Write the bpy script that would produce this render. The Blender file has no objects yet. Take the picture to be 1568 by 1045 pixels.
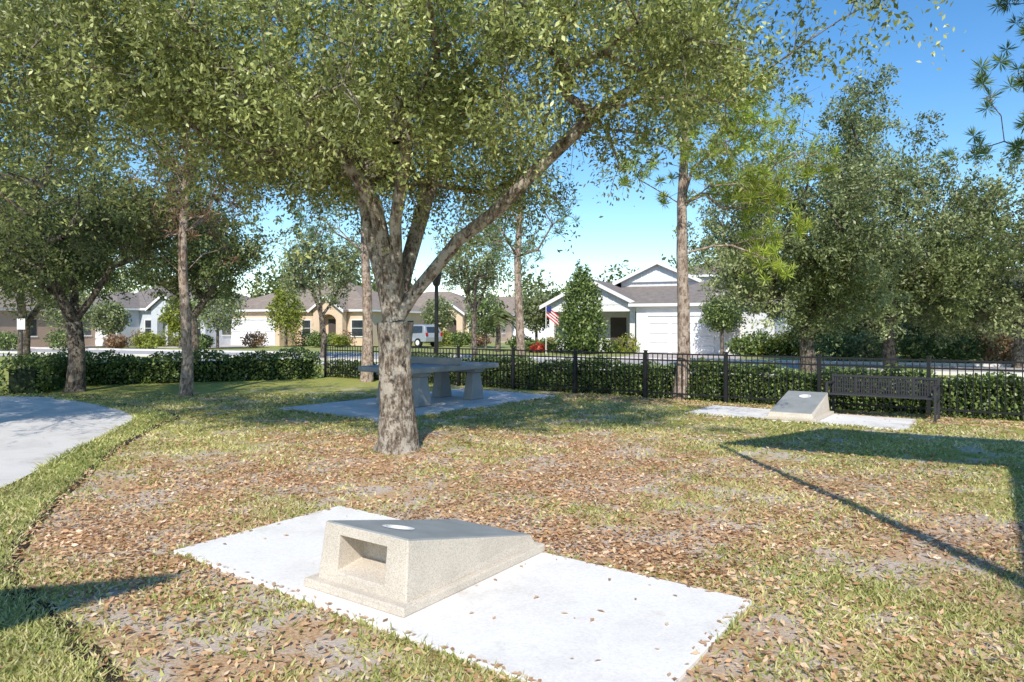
import bpy, math, random, bmesh
import numpy as np
from mathutils import Vector, Matrix
random.seed(4); rng=np.random.default_rng(4)
sc=bpy.context.scene
col=sc.collection
# ------------------------------------------------------------------ materials
def mk(name):
    m=bpy.data.materials.new(name); m.use_nodes=True
    nt=m.node_tree; b=nt.nodes['Principled BSDF']; return m,nt,b
def ramp(nt,stops):
    r=nt.nodes.new('ShaderNodeValToRGB'); e=r.color_ramp.elements
    while len(e)>1: e.remove(e[-1])
    e[0].position=stops[0][0]; e[0].color=(*stops[0][1],1)
    for p,c in stops[1:]:
        x=e.new(p); x.color=(*c,1)
    return r
def noise(nt,scale,detail=4,rough=.55,vec=None):
    n=nt.nodes.new('ShaderNodeTexNoise'); n.inputs['Scale'].default_value=scale
    n.inputs['Detail'].default_value=detail; n.inputs['Roughness'].default_value=rough
    if vec is not None: nt.links.new(vec,n.inputs['Vector'])
    return n
def mixc(nt,f,a,b,mode='MIX'):
    m=nt.nodes.new('ShaderNodeMix'); m.data_type='RGBA'; m.blend_type=mode
    for s,v in ((0,f),(6,a),(7,b)):
        if isinstance(v,(int,float)): m.inputs[s].default_value=v
        elif isinstance(v,tuple): m.inputs[s].default_value=(*v,1)
        else: nt.links.new(v,m.inputs[s])
    return m.outputs[2]
def mr(nt,val,a,b,c=0,d=1):
    m=nt.nodes.new('ShaderNodeMapRange'); nt.links.new(val,m.inputs[0])
    for i,v in enumerate((a,b,c,d)): m.inputs[i+1].default_value=v
    return m.outputs[0]
def geo(nt): return nt.nodes.new('ShaderNodeNewGeometry').outputs['Position']
def bump(nt,b,h,strength=.3,dist=.01):
    n=nt.nodes.new('ShaderNodeBump'); n.inputs['Strength'].default_value=strength
    n.inputs['Distance'].default_value=dist; nt.links.new(h,n.inputs['Height'])
    nt.links.new(n.outputs[0],b.inputs['Normal'])
def surf(name,stops,scale=5,rough=.8,bs=.3,bd=.01,bscale=None,detail=6,spec=.3,metal=0):
    m,nt,b=mk(name); g=geo(nt)
    n=noise(nt,scale,detail,.6,g); r=ramp(nt,stops)
    nt.links.new(n.outputs[0],r.inputs[0]); nt.links.new(r.outputs[0],b.inputs['Base Color'])
    b.inputs['Roughness'].default_value=rough; b.inputs['Specular IOR Level'].default_value=spec
    b.inputs['Metallic'].default_value=metal
    if bs>0:
        n2=noise(nt,bscale or scale*4,4,.6,g); bump(nt,b,n2.outputs[0],bs,bd)
    return m
def flat(name,c,v=.12,**k):
    lo=tuple(x*(1-v) for x in c); hi=tuple(x*(1+v) for x in c)
    return surf(name,[(.3,lo),(.7,hi)],**k)
def leafmat(name,cols,trans=.35,nscale=.7,var=.35,gain=1.):
    m,nt,b=mk(name); cols=[tuple(x*gain for x in c) for c in cols]
    a=nt.nodes.new('ShaderNodeAttribute'); a.attribute_name='rnd'
    n=len(cols); r=ramp(nt,[(i/(n-1),c) for i,c in enumerate(cols)])
    nt.links.new(a.outputs['Fac'],r.inputs[0])
    ns=noise(nt,nscale,3,.6,geo(nt)); f=mr(nt,ns.outputs[0],.3,.7,1-var,1+var)
    cx=nt.nodes.new('ShaderNodeVectorMath'); cx.operation='SCALE'
    nt.links.new(r.outputs[0],cx.inputs[0]); nt.links.new(f,cx.inputs['Scale'])
    nt.links.new(cx.outputs[0],b.inputs['Base Color'])
    b.inputs['Roughness'].default_value=.42; b.inputs['Specular IOR Level'].default_value=.5
    if trans>0:
        t=nt.nodes.new('ShaderNodeBsdfTranslucent'); nt.links.new(cx.outputs[0],t.inputs[0])
        mx=nt.nodes.new('ShaderNodeMixShader'); mx.inputs[0].default_value=trans
        nt.links.new(b.outputs[0],mx.inputs[1]); nt.links.new(t.outputs[0],mx.inputs[2])
        nt.links.new(mx.outputs[0],nt.nodes['Material Output'].inputs[0])
    return m
M_leaf=leafmat('oak_leaves',[(.075,.095,.03),(.155,.18,.052),(.27,.29,.09),(.47,.48,.21)],.32,gain=1.5)
M_leafd=leafmat('oak_leaves_dark',[(.05,.07,.024),(.09,.115,.036),(.15,.175,.06),(.24,.26,.11)],.3,gain=1.45)
M_leafg=leafmat('oak_leaves_grey',[(.065,.083,.034),(.12,.143,.056),(.19,.215,.095),(.29,.31,.16)],.32,gain=1.75)
M_pine=leafmat('pine_needles',[(.14,.19,.03),(.30,.36,.05),(.5,.54,.09)],.45,gain=1.3)
M_pined=leafmat('pine_needles_dark',[(.06,.11,.04),(.12,.19,.06),(.2,.28,.1)],.35,gain=1.3)
M_rust=leafmat('rust_foliage',[(.18,.15,.06),(.33,.20,.11),(.42,.25,.15)],.3)
M_hedge=leafmat('hedge_leaves',[(.04,.07,.018),(.085,.135,.035),(.18,.24,.065),(.34,.40,.14)],.25,3,gain=1.2)
M_lime=leafmat('lime_leaves',[(.16,.2,.03),(.3,.34,.05),(.45,.48,.1)],.35)
M_red=leafmat('red_flowers',[(.3,.03,.02),(.5,.06,.04),(.12,.15,.04)],.2)
M_grass=leafmat('grass_blades',[(.15,.19,.05),(.28,.31,.08),(.47,.45,.16),(.66,.56,.32)],.3,.8,.25,gain=1.18)
M_litter=leafmat('fallen_leaf',[(.17,.085,.045),(.44,.235,.11),(.64,.385,.20),(.76,.53,.32),(.84,.70,.52)],.15,1.2,.15)
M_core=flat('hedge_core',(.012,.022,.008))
def barkmat(name,a,b_,c):
    m,nt,b=mk(name); g=geo(nt)
    mp=nt.nodes.new('ShaderNodeMapping'); mp.inputs['Scale'].default_value=(1,1,.35); nt.links.new(g,mp.inputs[0])
    n=noise(nt,24,8,.7,mp.outputs[0]); r=ramp(nt,[(.36,a),(.5,b_),(.66,c)]); nt.links.new(n.outputs[0],r.inputs[0])
    n2=noise(nt,7,6,.7,g); r2=ramp(nt,[(.5,(0,0,0)),(.56,(1,1,1))]); nt.links.new(n2.outputs[0],r2.inputs[0])
    cc=mixc(nt,r2.outputs[0],r.outputs[0],c); cc2=mixc(nt,.8,r.outputs[0],cc)
    nt.links.new(cc2,b.inputs['Base Color']); b.inputs['Roughness'].default_value=.9
    b.inputs['Specular IOR Level'].default_value=.1
    bump(nt,b,n.outputs[0],1.,.045); return m
M_bark=barkmat('oak_bark',(.06,.043,.033),(.22,.175,.135),(.54,.48,.40))
M_barkd=barkmat('dark_bark',(.03,.023,.02),(.105,.083,.068),(.27,.23,.185))
M_barkp=barkmat('pine_bark',(.10,.065,.05),(.32,.235,.185),(.56,.46,.38))
def conc(name,base):
    m,nt,b=mk(name); g=geo(nt)
    n=noise(nt,1.3,8,.65,g); n2=noise(nt,60,5,.7,g)
    lo=tuple(x*.86 for x in base); hi=tuple(min(.92,x*1.08) for x in base)
    r=ramp(nt,[(.33,lo),(.5,base),(.7,hi)]); nt.links.new(n.outputs[0],r.inputs[0])
    r2=ramp(nt,[(.3,(.84,.83,.81)),(.6,(1,1,1))]); nt.links.new(n2.outputs[0],r2.inputs[0])
    c=mixc(nt,1,r.outputs[0],r2.outputs[0],'MULTIPLY')
    n3=noise(nt,1.1,5,.65,g); r3=ramp(nt,[(.58,(1,1,1)),(.7,(.74,.71,.64))]); nt.links.new(n3.outputs[0],r3.inputs[0])
    c=mixc(nt,1,c,r3.outputs[0],'MULTIPLY')
    nt.links.new(c,b.inputs['Base Color']); b.inputs['Roughness'].default_value=.85
    bump(nt,b,n2.outputs[0],.25,.004); return m
M_pad=conc('pad_concrete',(.87,.83,.785))
M_path=conc('path_concrete',(.72,.69,.67))
M_road=conc('road_concrete',(.50,.47,.45))
M_drive=conc('driveway',(.58,.50,.46))
M_table=conc('table_concrete',(.33,.33,.33))
def aggregate():
    m,nt,b=mk('aggregate_concrete'); g=geo(nt)
    v=nt.nodes.new('ShaderNodeTexVoronoi'); v.inputs['Scale'].default_value=230; nt.links.new(g,v.inputs['Vector'])
    r=ramp(nt,[(0,(.44,.37,.29)),(.35,(.60,.525,.435)),(1,(.70,.63,.53))])
    s=nt.nodes.new('ShaderNodeSeparateColor'); nt.links.new(v.outputs['Color'],s.inputs[0]); nt.links.new(s.outputs[0],r.inputs[0])
    n=noise(nt,3,5,.6,g); f=mr(nt,n.outputs[0],.3,.7,.88,1.06)
    cx=nt.nodes.new('ShaderNodeVectorMath'); cx.operation='SCALE'; nt.links.new(r.outputs[0],cx.inputs[0]); nt.links.new(f,cx.inputs['Scale'])
    nt.links.new(cx.outputs[0],b.inputs['Base Color']); b.inputs['Roughness'].default_value=.8
    bump(nt,b,v.outputs['Distance'],.3,.003); return m
M_agg=aggregate()
M_boardtop=surf('board_top_concrete',[(.3,(.25,.26,.255)),(.7,(.34,.35,.345))],4,.6,.1,.002,80)
M_white=flat('white_paint',(.78,.77,.74),.05)
M_black=flat('black_metal',(.02,.02,.022),.1,rough=.4,bs=0)
M_bench=flat('bench_metal',(.045,.045,.05),.1,rough=.45,bs=0)
M_glass=flat('window_glass',(.035,.045,.055),.3,rough=.08,bs=0,spec=.8)
M_shade=flat('shadow_canopy_fabric',(.25,.27,.2),.1)  # only for the unseen canopy added as shadow caster
# ------------------------------------------------------------------ mesh helpers
def obj(name,V,F,mat,parent=None,smooth=False):
    me=bpy.data.meshes.new(name); me.from_pydata([tuple(v) for v in V],[],F); me.update()
    o=bpy.data.objects.new(name,me); col.objects.link(o)
    for m in (mat if isinstance(mat,list) else [mat]): me.materials.append(m)
    if parent: o.parent=parent
    if smooth: me.polygons.foreach_set('use_smooth',[True]*len(me.polygons))
    return o
def empty(name,loc=(0,0,0),rz=0):
    e=bpy.data.objects.new(name,None); e.location=loc; e.rotation_euler=(0,0,rz); col.objects.link(e); return e
BF=[(0,3,2,1),(4,5,6,7),(0,1,5,4),(1,2,6,5),(2,3,7,6),(3,0,4,7)]
def boxv(x0,x1,y0,y1,z0,z1): return [(x0,y0,z0),(x1,y0,z0),(x1,y1,z0),(x0,y1,z0),(x0,y0,z1),(x1,y0,z1),(x1,y1,z1),(x0,y1,z1)]
def box(name,x0,x1,y0,y1,z0,z1,mat,parent=None,bev=0):
    o=obj(name,boxv(x0,x1,y0,y1,z0,z1),BF,mat,parent)
    if bev:
        b=o.modifiers.new('b','BEVEL'); b.width=bev; b.segments=2
    return o
class Acc:
    def __init__(s): s.V=[];s.F=[]
    def box(s,*a,T=None):
        n=len(s.V); v=boxv(*a)
        if T is not None: v=[tuple(T@Vector(p)) for p in v]
        s.V+=v; s.F+=[tuple(i+n for i in f) for f in BF]
    def tube(s,P,R,sides=6,cap=False,wob=0):
        P=[Vector(p) for p in P]; n0=len(s.V); d=(P[-1]-P[0])
        ref=Vector((0,1,0)) if abs(d.normalized().z)>.7 else Vector((0,0,1))
        ph=random.random()*6
        for i,p in enumerate(P):
            t=(P[min(i+1,len(P)-1)]-P[max(i-1,0)])
            if t.length<1e-6: t=d
            t.normalize(); a=t.cross(ref)
            if a.length<1e-3: a=t.cross(Vector((1,0,0)))
            a.normalize(); b=t.cross(a)
            for k in range(sides):
                an=2*math.pi*k/sides; r=R[i]*(1+wob*math.sin(3*an+ph+i*.5)+wob*.6*math.sin(5*an+ph*2-i*.8))
                s.V.append(tuple(p+a*math.cos(an)*r+b*math.sin(an)*r))
        for i in range(len(P)-1):
            for k in range(sides):
                k2=(k+1)%sides; A=n0+i*sides
                s.F.append((A+k,A+k2,A+sides+k2,A+sides+k))
        if cap:
            s.F.append(tuple(n0+k for k in range(sides))[::-1]); s.F.append(tuple(n0+(len(P)-1)*sides+k for k in range(sides)))
    def make(s,name,mat,parent=None,smooth=False): return obj(name,s.V,s.F,mat,parent,smooth)
def npmesh(name,V,nv,rnd,mat,parent=None):
    N=len(rnd); me=bpy.data.meshes.new(name)
    me.vertices.add(N*nv); me.vertices.foreach_set('co',V.astype(np.float32).ravel())
    me.loops.add(N*nv); me.loops.foreach_set('vertex_index',np.arange(N*nv,dtype=np.int32))
    me.polygons.add(N); me.polygons.foreach_set('loop_start',np.arange(0,N*nv,nv,dtype=np.int32))
    me.polygons.foreach_set('loop_total',np.full(N,nv,dtype=np.int32))
    me.update(calc_edges=True)
    a=me.attributes.new('rnd','FLOAT','FACE'); a.data.foreach_set('value',rnd.astype(np.float32))
    me.materials.append(mat); o=bpy.data.objects.new(name,me); col.objects.link(o)
    if parent: o.parent=parent
    return o
def unit(a): return a/np.maximum(np.linalg.norm(a,axis=1,keepdims=True),1e-9)
def leaves(name,C,L,W,mat,parent=None,D=None,up=.5,rnd=None):
    N=len(C)
    if D is None: D=rng.normal(size=(N,3))
    D=unit(D); Nn=rng.normal(size=(N,3)); Nn[:,2]+=up; S=unit(np.cross(D,Nn)); Nn=unit(np.cross(S,D))
    s=rng.uniform(.7,1.3,(N,1)); l=L*s/2; w=W*s/2
    V=np.stack([C-D*l,C+S*w+Nn*w*.35,C+D*l,C-S*w+Nn*w*.35],1)
    if rnd is None: rnd=np.clip(rng.beta(2,2.2,N),0,1)
    return npmesh(name,V,4,rnd,mat,parent)
# ------------------------------------------------------------------ trees
def crown(c,rx,ry,ru,rd,K,lobes=16,lr=.38,fill=.25):
    c=np.array(c,float)
    d=unit(rng.normal(size=(lobes,3))); rad=rng.uniform(.45,.85,(lobes,1)); L=d*rad
    n=int(K*(1-fill)); idx=rng.integers(0,lobes,n)
    p=L[idx]+unit(rng.normal(size=(n,3)))*(rng.uniform(0,1,(n,1))**.4)*lr*rng.uniform(.7,1.2,(lobes,1))[idx]
    q=unit(rng.normal(size=(K-n,3)))*rng.uniform(.2,.95,(K-n,1))
    p=np.vstack([p,q]); s=np.where(p[:,2:3]>0,ru,rd)
    return c+np.hstack([p[:,:1]*rx,p[:,1:2]*ry,p[:,2:3]*s])
def tree(name,trunk,limbs,targets,nl,sig,LW,mleaf,mbark,bf=.35,rootr=None,step=.45,droop=.0,needle=False,trunk_sides=14,up=.5,pw=.5):
    e=empty(name,trunk[0][0])
    off=Vector(trunk[0][0])
    pos=[];par=[];pl=[];ok=[]
    def add(p,pa,o=1):
        pos.append(np.array(p,float)); par.append(pa)
        pl.append(0 if pa<0 else pl[pa]+np.linalg.norm(pos[-1]-pos[pa])); ok.append(o); return len(pos)-1
    prev=-1
    for i,(p,r) in enumerate(trunk): prev=add(p,prev,1 if i>=len(trunk)-1 or (needle and i>len(trunk)*.3) else 0)
    nt=len(trunk); base_pl=pl[nt-1] if not needle else 0
    chains=[]
    for st,pts in limbs:
        ch=[st]; pr=st
        for p in pts: pr=add(p,pr); ch.append(pr)
        chains.append(ch)
    root=pos[nt-1]
    if needle: order=np.argsort(np.linalg.norm((targets-root)*np.array([1,1,0]),axis=1))
    else: order=np.argsort(np.linalg.norm(targets-root,axis=1))
    tips=[]
    for t in targets[order]:
        P=np.array(pos); cost=np.linalg.norm(P-t,axis=1)+bf*(np.array(pl)-base_pl)+np.where(np.array(ok)>0,0,1e3)
        if needle: cost+=np.where(P[:,2]>t[2]+.1,.8,0)
        a=int(np.argmin(cost)); d=t-P[a]; n=max(1,int(np.linalg.norm(d)/step)); ch=[a]; pr=a
        dl=np.linalg.norm(d)
        for k in range(1,n+1):
            f=k/n; q=P[a]+d*f+(rng.normal(size=3)*.07*min(dl,1.2) if k<n else 0)
            q=q+np.array([0,0,.12*dl*math.sin(f*math.pi)])
            pr=add(q,pr); ch.append(pr)
        chains.append(ch); tips.append(pr)
    cnt=np.zeros(len(pos))
    for t in tips:
        while t>=0: cnt[t]+=1; t=par[t]
    rr=rootr or trunk[-1][1]
    R=np.maximum(rr*(np.maximum(cnt,1)/max(cnt[nt-1] if not needle else len(tips)/3.,1))**pw,.0055)
    A=Acc()
    tp=[np.array(p) for p,r in trunk]; tr=[r for p,r in trunk]
    PP=[];RR=[]
    for i in range(len(tp)-1):
        for k in range(4):
            f=k/4; PP.append(tp[i]*(1-f)+tp[i+1]*f-np.array(off)); RR.append(tr[i]*(1-f)+tr[i+1]*f)
    PP.append(tp[-1]-np.array(off)); RR.append(tr[-1])
    A.tube(PP,RR,trunk_sides,wob=.05)
    for ch in chains:
        r=[min(R[ch[1]],tr[-1])]+[R[i] for i in ch[1:]]
        if ch[0]<nt and not needle: r[0]=min(R[ch[1]]*1.15,tr[-1])
        A.tube([pos[i]-np.array(off) for i in ch],r,9 if r[0]>.05 else (5 if r[0]>.02 else 3),wob=.03 if r[0]>.05 else 0)
    T=np.array([pos[i] for i in tips]); pT=np.array([pos[par[i]] for i in tips]); o3=np.array(off)
    for i in range(len(T)):
        for k in range(3):
            q=T[i]+rng.normal(size=3)*sig*1.1
            A.tube([T[i]-o3,(T[i]+q)/2-o3+rng.normal(size=3)*.03,q-o3],[.007,.005,.003],3)
    A.make('trunk_and_branches',mbark,e,True)
    K=len(T); w=rng.uniform(.3,1.7,K); num=(nl*w).astype(int)
    idx=np.repeat(np.arange(K),num); N=len(idx)
    if needle:
        sub=T[idx]+rng.normal(size=(K,6,3))[idx,rng.integers(0,6,N)]*sig
        D=unit(rng.normal(size=(N,3))+np.array([0,0,.4])); C=sub+D*LW[0]*.5
        leaves('foliage',C-o3,LW[0],LW[1],mleaf,e,D)
    else:
        f=rng.uniform(0,1,(N,1))**1.5; sub=rng.normal(size=(K,12,3))*sig*1.05
        C=T[idx]*(1-f*.5)+pT[idx]*f*.5+sub[idx,rng.integers(0,12,N)]+rng.normal(size=(N,3))*sig*.27
        C[:,2]-=droop*rng.uniform(0,1,N)**2
        D=rng.normal(size=(N,3))+unit(C-T[idx])*.8
        cl=rng.uniform(-.24,.24,K)[idx]; rnd=np.clip(rng.beta(2,2.2,N)+cl,0,1)
        leaves('foliage',C-o3,LW[0],LW[1],mleaf,e,D,up,rnd)
    return e
B=(-1.48,9.26)
mt=[((B[0],B[1],-.05),.34),((B[0],B[1],.1),.27),((B[0]-.01,B[1],.6),.22),((B[0]-.02,B[1],1.2),.205),((B[0]-.03,B[1],1.65),.235)]
b0,b1=B
limbs=[(4,[(b0-.14,b1+.05,2.1),(b0-.30,b1+.1,2.7),(b0-.46,b1+.2,3.4),(b0-.75,b1+.3,4.4),(b0-1.1,b1+.4,5.4)]),
 (4,[(b0+.02,b1-.12,2.2),(b0+.02,b1-.3,2.9),(b0+.2,b1-.55,3.7),(b0+.2,b1-.9,4.8),(b0+.3,b1-1.2,5.7)]),
 (4,[(b0+.2,b1,2.0),(b0+.5,b1-.05,2.35),(b0+.8,b1-.15,2.7),(b0+1.3,b1-.3,3.05),(b0+1.75,b1-.4,3.5),(b0+2.5,b1-.5,4.2),(b0+3.3,b1-.6,4.7)]),
 (4,[(b0+.08,b1+.15,2.3),(b0+.25,b1+.5,3.1),(b0+.5,b1+.9,4.2),(b0+.7,b1+1.3,5.2)]),
 (4,[(b0-.1,b1-.1,2.4),(b0-.22,b1-.35,3.1),(b0-.7,b1-.6,3.9),(b0-1.6,b1-.9,4.5),(b0-2.6,b1-1.1,4.9)])]
T1=crown((b0+.3,b1-.1,4.9),5.1,4.0,3.0,2.0,430,30,.33,.32)
T1=np.vstack([T1,crown((b0-3.2,b1-.8,4.9),2.2,2.2,1.6,1.2,60,8,.4,.5)])
dd=np.hypot((T1[:,0]-b0),(T1[:,1]-b1)); T1=T1[~((T1[:,2]<3.45)&(dd<2.2))]
tree('live_oak_tree',mt,limbs,T1,430,.27,(.066,.027),M_leaf,M_bark,bf=.22,rootr=.225,pw=.52,droop=.25)
def oak(name,x,y,h,r,zb,tr,K,nl,LW,ml,mb=M_barkd,fork=None,sig=.32,ry=None,lobes=16,lr=.38,zf=.42,fill=.25):
    f=fork or zb*.8
    trk=[((x,y,-.05),tr*1.35),((x,y,.15),tr*1.08),((x+random.uniform(-.06,.06),y,f*.5),tr*.92),((x+random.uniform(-.1,.1),y,f),tr*.9)]
    zc=zb+(h-zb)*zf
    T=crown((x,y,zc),r,ry or r,h-zc,zc-zb,K,lobes,lr,fill)
    lm=[]
    for k in range(3):
        a=k*2.1+random.random(); lm.append((3,[(x+math.cos(a)*.35,y+math.sin(a)*.35,f+.6),(x+math.cos(a)*.8,y+math.sin(a)*.8,f+1.4)]))
    return tree(name,trk,lm,T,nl,sig,LW,ml,mb,bf=.28,pw=.52)
oak('live_oak_tree',-8.6,9.8,8.4,4.7,2.9,.2,300,340,(.072,.030),M_leaf,M_bark,lobes=24,fill=.5)
oak('live_oak_tree',-10.7,17.6,7.4,3.9,2.1,.2,200,260,(.10,.045),M_leafd,fork=1.7)
oak('live_oak_tree',-18.3,27.,7.8,3.6,2.2,.22,100,210,(.15,.07),M_leafd,fork=1.6)
oak('live_oak_tree',-12.2,27.5,7.2,3.2,2.4,.18,100,210,(.14,.065),M_leafd)
oak('live_oak_tree',-9.2,35,7.4,2.6,2.6,.14,60,170,(.16,.07),M_leafg)
oak('live_oak_tree',-1.7,33,6.8,2.3,2.8,.13,55,150,(.15,.065),M_leafg)
oak('live_oak_tree',9.7,23.5,9.9,3.9,1.6,.24,290,290,(.12,.055),M_leafg,sig=.34,lobes=30,lr=.34,fork=1.9,zf=.36)
oak('live_oak_tree',14.2,27,9.8,4.0,1.3,.22,230,270,(.13,.06),M_leafd,sig=.36,fork=1.8,zf=.34,lobes=24)
oak('live_oak_tree',19.4,27.5,8.2,4.0,1.0,.2,180,250,(.15,.07),M_leafg,fork=1.5,zf=.36)
def pine(name,x,y,h,zb,tr,r,K,nl,ml,LW=(.2,.02),lean=0,sig=.22,extra=None):
    trk=[]; n=9
    for i in range(n):
        f=i/(n-1); trk.append(((x+lean*f+.05*math.sin(i*1.3),y+.04*math.cos(i),-.05+h*f),tr*(1.25 if i==0 else 1-.62*f)))
    z=rng.uniform(zb,h,K); a=rng.uniform(0,6.28,K); rad=r*(1-.55*(z-zb)/(h-zb))*rng.uniform(.25,1,K)
    T=np.stack([x+lean*z/h+np.cos(a)*rad,y+np.sin(a)*rad,z],1)
    if extra is not None: T=np.vstack([T,extra])
    return tree(name,trk,[],T,nl,sig,LW,ml,M_barkp,bf=.1,rootr=.05,needle=True,trunk_sides=10)
pine('pine_tree',-7.42,16.3,7.5,3.4,.13,1.5,44,150,M_rust)
pine('pine_tree',-4.2,20.7,10,4.2,.16,2.2,50,150,M_pined)
pine('pine_tree',.19,19.1,7.0,3.0,.13,1.8,60,70,M_pined)
ex=np.vstack([np.array(c)+rng.normal(size=(9,3))*np.array([.38,.4,.28]) for c in ((5.6,15.6,3.3),(5.3,15.2,4.3),(5.8,15.7,5.0),(5.2,15.9,5.9),(4.8,15.4,6.6))])
pine('pine_tree',3.7,15.7,8.6,4.4,.155,1.9,62,190,M_pine,(.19,.02),.1,.2,ex)
pine('pine_tree',10.2,12.6,10,4.6,.17,2.2,70,330,M_pined,(.22,.02),sig=.2)
def bush(name,c,r,n,LW,mat,trunk=0,cone=False):
    e=empty(name,(c[0],c[1],0))
    d=unit(rng.normal(size=(n,3))); rad=rng.uniform(.5,1.05,(n,1))*(1+.14*np.sin(d[:,:1]*7+c[0])*np.cos(d[:,2:]*6)+.08*np.sin(d[:,1:2]*13))
    p=d*rad
    if cone: p[:,0]*=(1-.45*p[:,2]).clip(.1); p[:,1]*=(1-.45*p[:,2]).clip(.1)
    p=p*np.array(r)+np.array([0,0,c[2]]); p[:,2]=np.maximum(p[:,2],.02)
    leaves('foliage',p,LW[0],LW[1],mat,e,None)
    A=Acc(); A.tube([(0,0,0),(0,0,c[2]*.6),(0,0,c[2])],[max(trunk,.03)*1.2,max(trunk,.03),.02],7)
    for k in range(6):
        a=k; A.tube([(0,0,c[2]*.6),(math.cos(a)*r[0]*.4,math.sin(a)*r[1]*.4,c[2]),(math.cos(a)*r[0]*.7,math.sin(a)*r[1]*.7,c[2]+r[2]*.4)],[.03,.02,.01],4)
    A.make('stems',M_barkd,e,True); return e
bush('conical_evergreen_tree',(4.0,41,2.55),(1.25,1.25,2.5),6500,(.2,.1),M_hedge,.1,True)
bush('round_topiary_tree',(11.4,39,2.3),(1.15,1.15,1.0),4200,(.15,.08),M_hedge,.09)
bush('small_ornamental_tree',(-17.3,55,3.0),(1.3,1.3,2.1),2800,(.25,.12),M_lime,.1,True)
for (x,y,z,rx,rz,m) in ((-20.5,50,2.8,1.9,1.6,M_leafg),(-32,52,3.0,2.0,2.0,M_leafg),(-6.2,60,2.6,1.4,1.4,M_leafg),(-1.9,52,2.4,1.5,1.5,M_hedge),(1.6,47,2.6,1.3,1.3,M_leafg),(-24.5,53,2.4,1.3,1.5,M_lime),(-12.4,62,2.4,1.3,1.3,M_leafd),(-28,50,2.2,1.2,1.2,M_leafg),(15.6,37.5,1.5,1.3,1.3,M_leafg),(-38,46,3.2,2.2,2.0,M_leafd),(20.5,34.5,1.8,1.9,1.7,M_leafd),(24,33,1.7,2.0,1.6,M_leafg),(17.5,35.5,1.6,1.6,1.5,M_leafd)):
    bush('small_ornamental_tree',(x,y,z),(rx,rx,rz),2400,(.24,.12),m,.09)
for (x,y,r,m) in ((-14.5,54,.8,M_hedge),(-13,54.5,.6,M_lime),(-19,53,.8,M_rust),(-22,51,.7,M_hedge),(-25.5,50,.8,M_lime),(-5.5,58,.8,M_lime),(-4,56,.8,M_hedge),(-2.5,57,.7,M_rust),(.5,48,.7,M_hedge),(1.6,43.5,.4,M_red),(1.2,44,.5,M_hedge),(-30,48,.9,M_hedge),(-33,47,.8,M_hedge),(-27,49,.7,M_rust),(13.2,38.5,.9,M_hedge),(14.5,38,.8,M_lime),(12.2,38,.7,M_hedge),(21,31,.9,M_rust),(23,30.5,.9,M_lime),(17.8,31.5,.8,M_hedge),(16,32,.9,M_leafg),(19.5,31.2,.8,M_hedge),(15,33,.9,M_hedge),(22,31.5,1.1,M_leafg)):
    bush('garden_shrub',(x,y,r*.75),(r*1.2,r,r*.8),900,(.17,.1),m)
def hedge(name,pts,wd,h,dens,LW=(.07,.045)):
    e=empty(name,(pts[0][0],pts[0][1],0)); o3=np.array([pts[0][0],pts[0][1],0]); A=Acc(); CC=[]
    for (a,b) in zip(pts[:-1],pts[1:]):
        a=np.array(a);b=np.array(b);L=np.linalg.norm(b-a);t=(b-a)/L;n=np.array([-t[1],t[0]])
        N=int(L*dens); s=rng.uniform(-.2,L+.2,N); q=rng.uniform(-1,1,N); z=rng.uniform(0,1,N)
        k=rng.integers(0,4,N); q=np.where(k==0,np.sign(q)*rng.uniform(.8,1.05,N),q); z=np.where(k==1,rng.uniform(.8,1.1,N),z); q=np.where(k==2,-rng.uniform(.8,1.1,N),q)
        hh=h*(1+.08*np.sin(s*2.3)+.06*np.sin(s*5.1+1)+.04*np.sin(s*11)); ww=wd/2*(1+.15*np.sin(s*1.7+z*3)+.08*np.sin(s*9))
        CC.append(np.stack([a[0]+t[0]*s+n[0]*q*ww,a[1]+t[1]*s+n[1]*q*ww,z*hh+rng.uniform(0,.03,N)],1))
        ang=math.atan2(t[1],t[0]); T=Matrix.Translation((a[0]-o3[0],a[1]-o3[1],0))@Matrix.Rotation(ang,4,'Z')
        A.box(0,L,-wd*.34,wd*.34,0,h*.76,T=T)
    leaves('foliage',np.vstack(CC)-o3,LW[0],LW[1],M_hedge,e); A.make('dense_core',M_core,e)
def fl(x): return 18.2-.74*x
nf=np.array([.595,.804])
hp=lambda x:(x+nf[0]*.5,fl(x)+nf[1]*.5)
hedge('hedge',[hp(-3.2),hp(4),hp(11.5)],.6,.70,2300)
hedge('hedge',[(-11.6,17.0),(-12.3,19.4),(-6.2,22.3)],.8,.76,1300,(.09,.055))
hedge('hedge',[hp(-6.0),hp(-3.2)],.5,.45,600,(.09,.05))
# ------------------------------------------------------------------ fence
fe=empty('metal_fence',(-5.85,fl(-5.85),0),math.atan2(-.74,1))
A=Acc(); Lf=22.5
for z in (.14,.86,1.0): A.box(0,Lf,-.012,.012,z-.016,z+.016)
x=0
while x<Lf:
    A.box(x-.008,x+.008,-.0085,.0085,.06,.985); x+=.115
A.make('rails_and_pickets',M_black,fe)
A=Acc(); x=0
while x<=Lf:
    A.box(x-.03,x+.03,-.03,.03,-.05,1.05); A.box(x-.038,x+.038,-.038,.038,1.05,1.07); x+=1.83
A.make('posts',M_black,fe)
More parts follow.
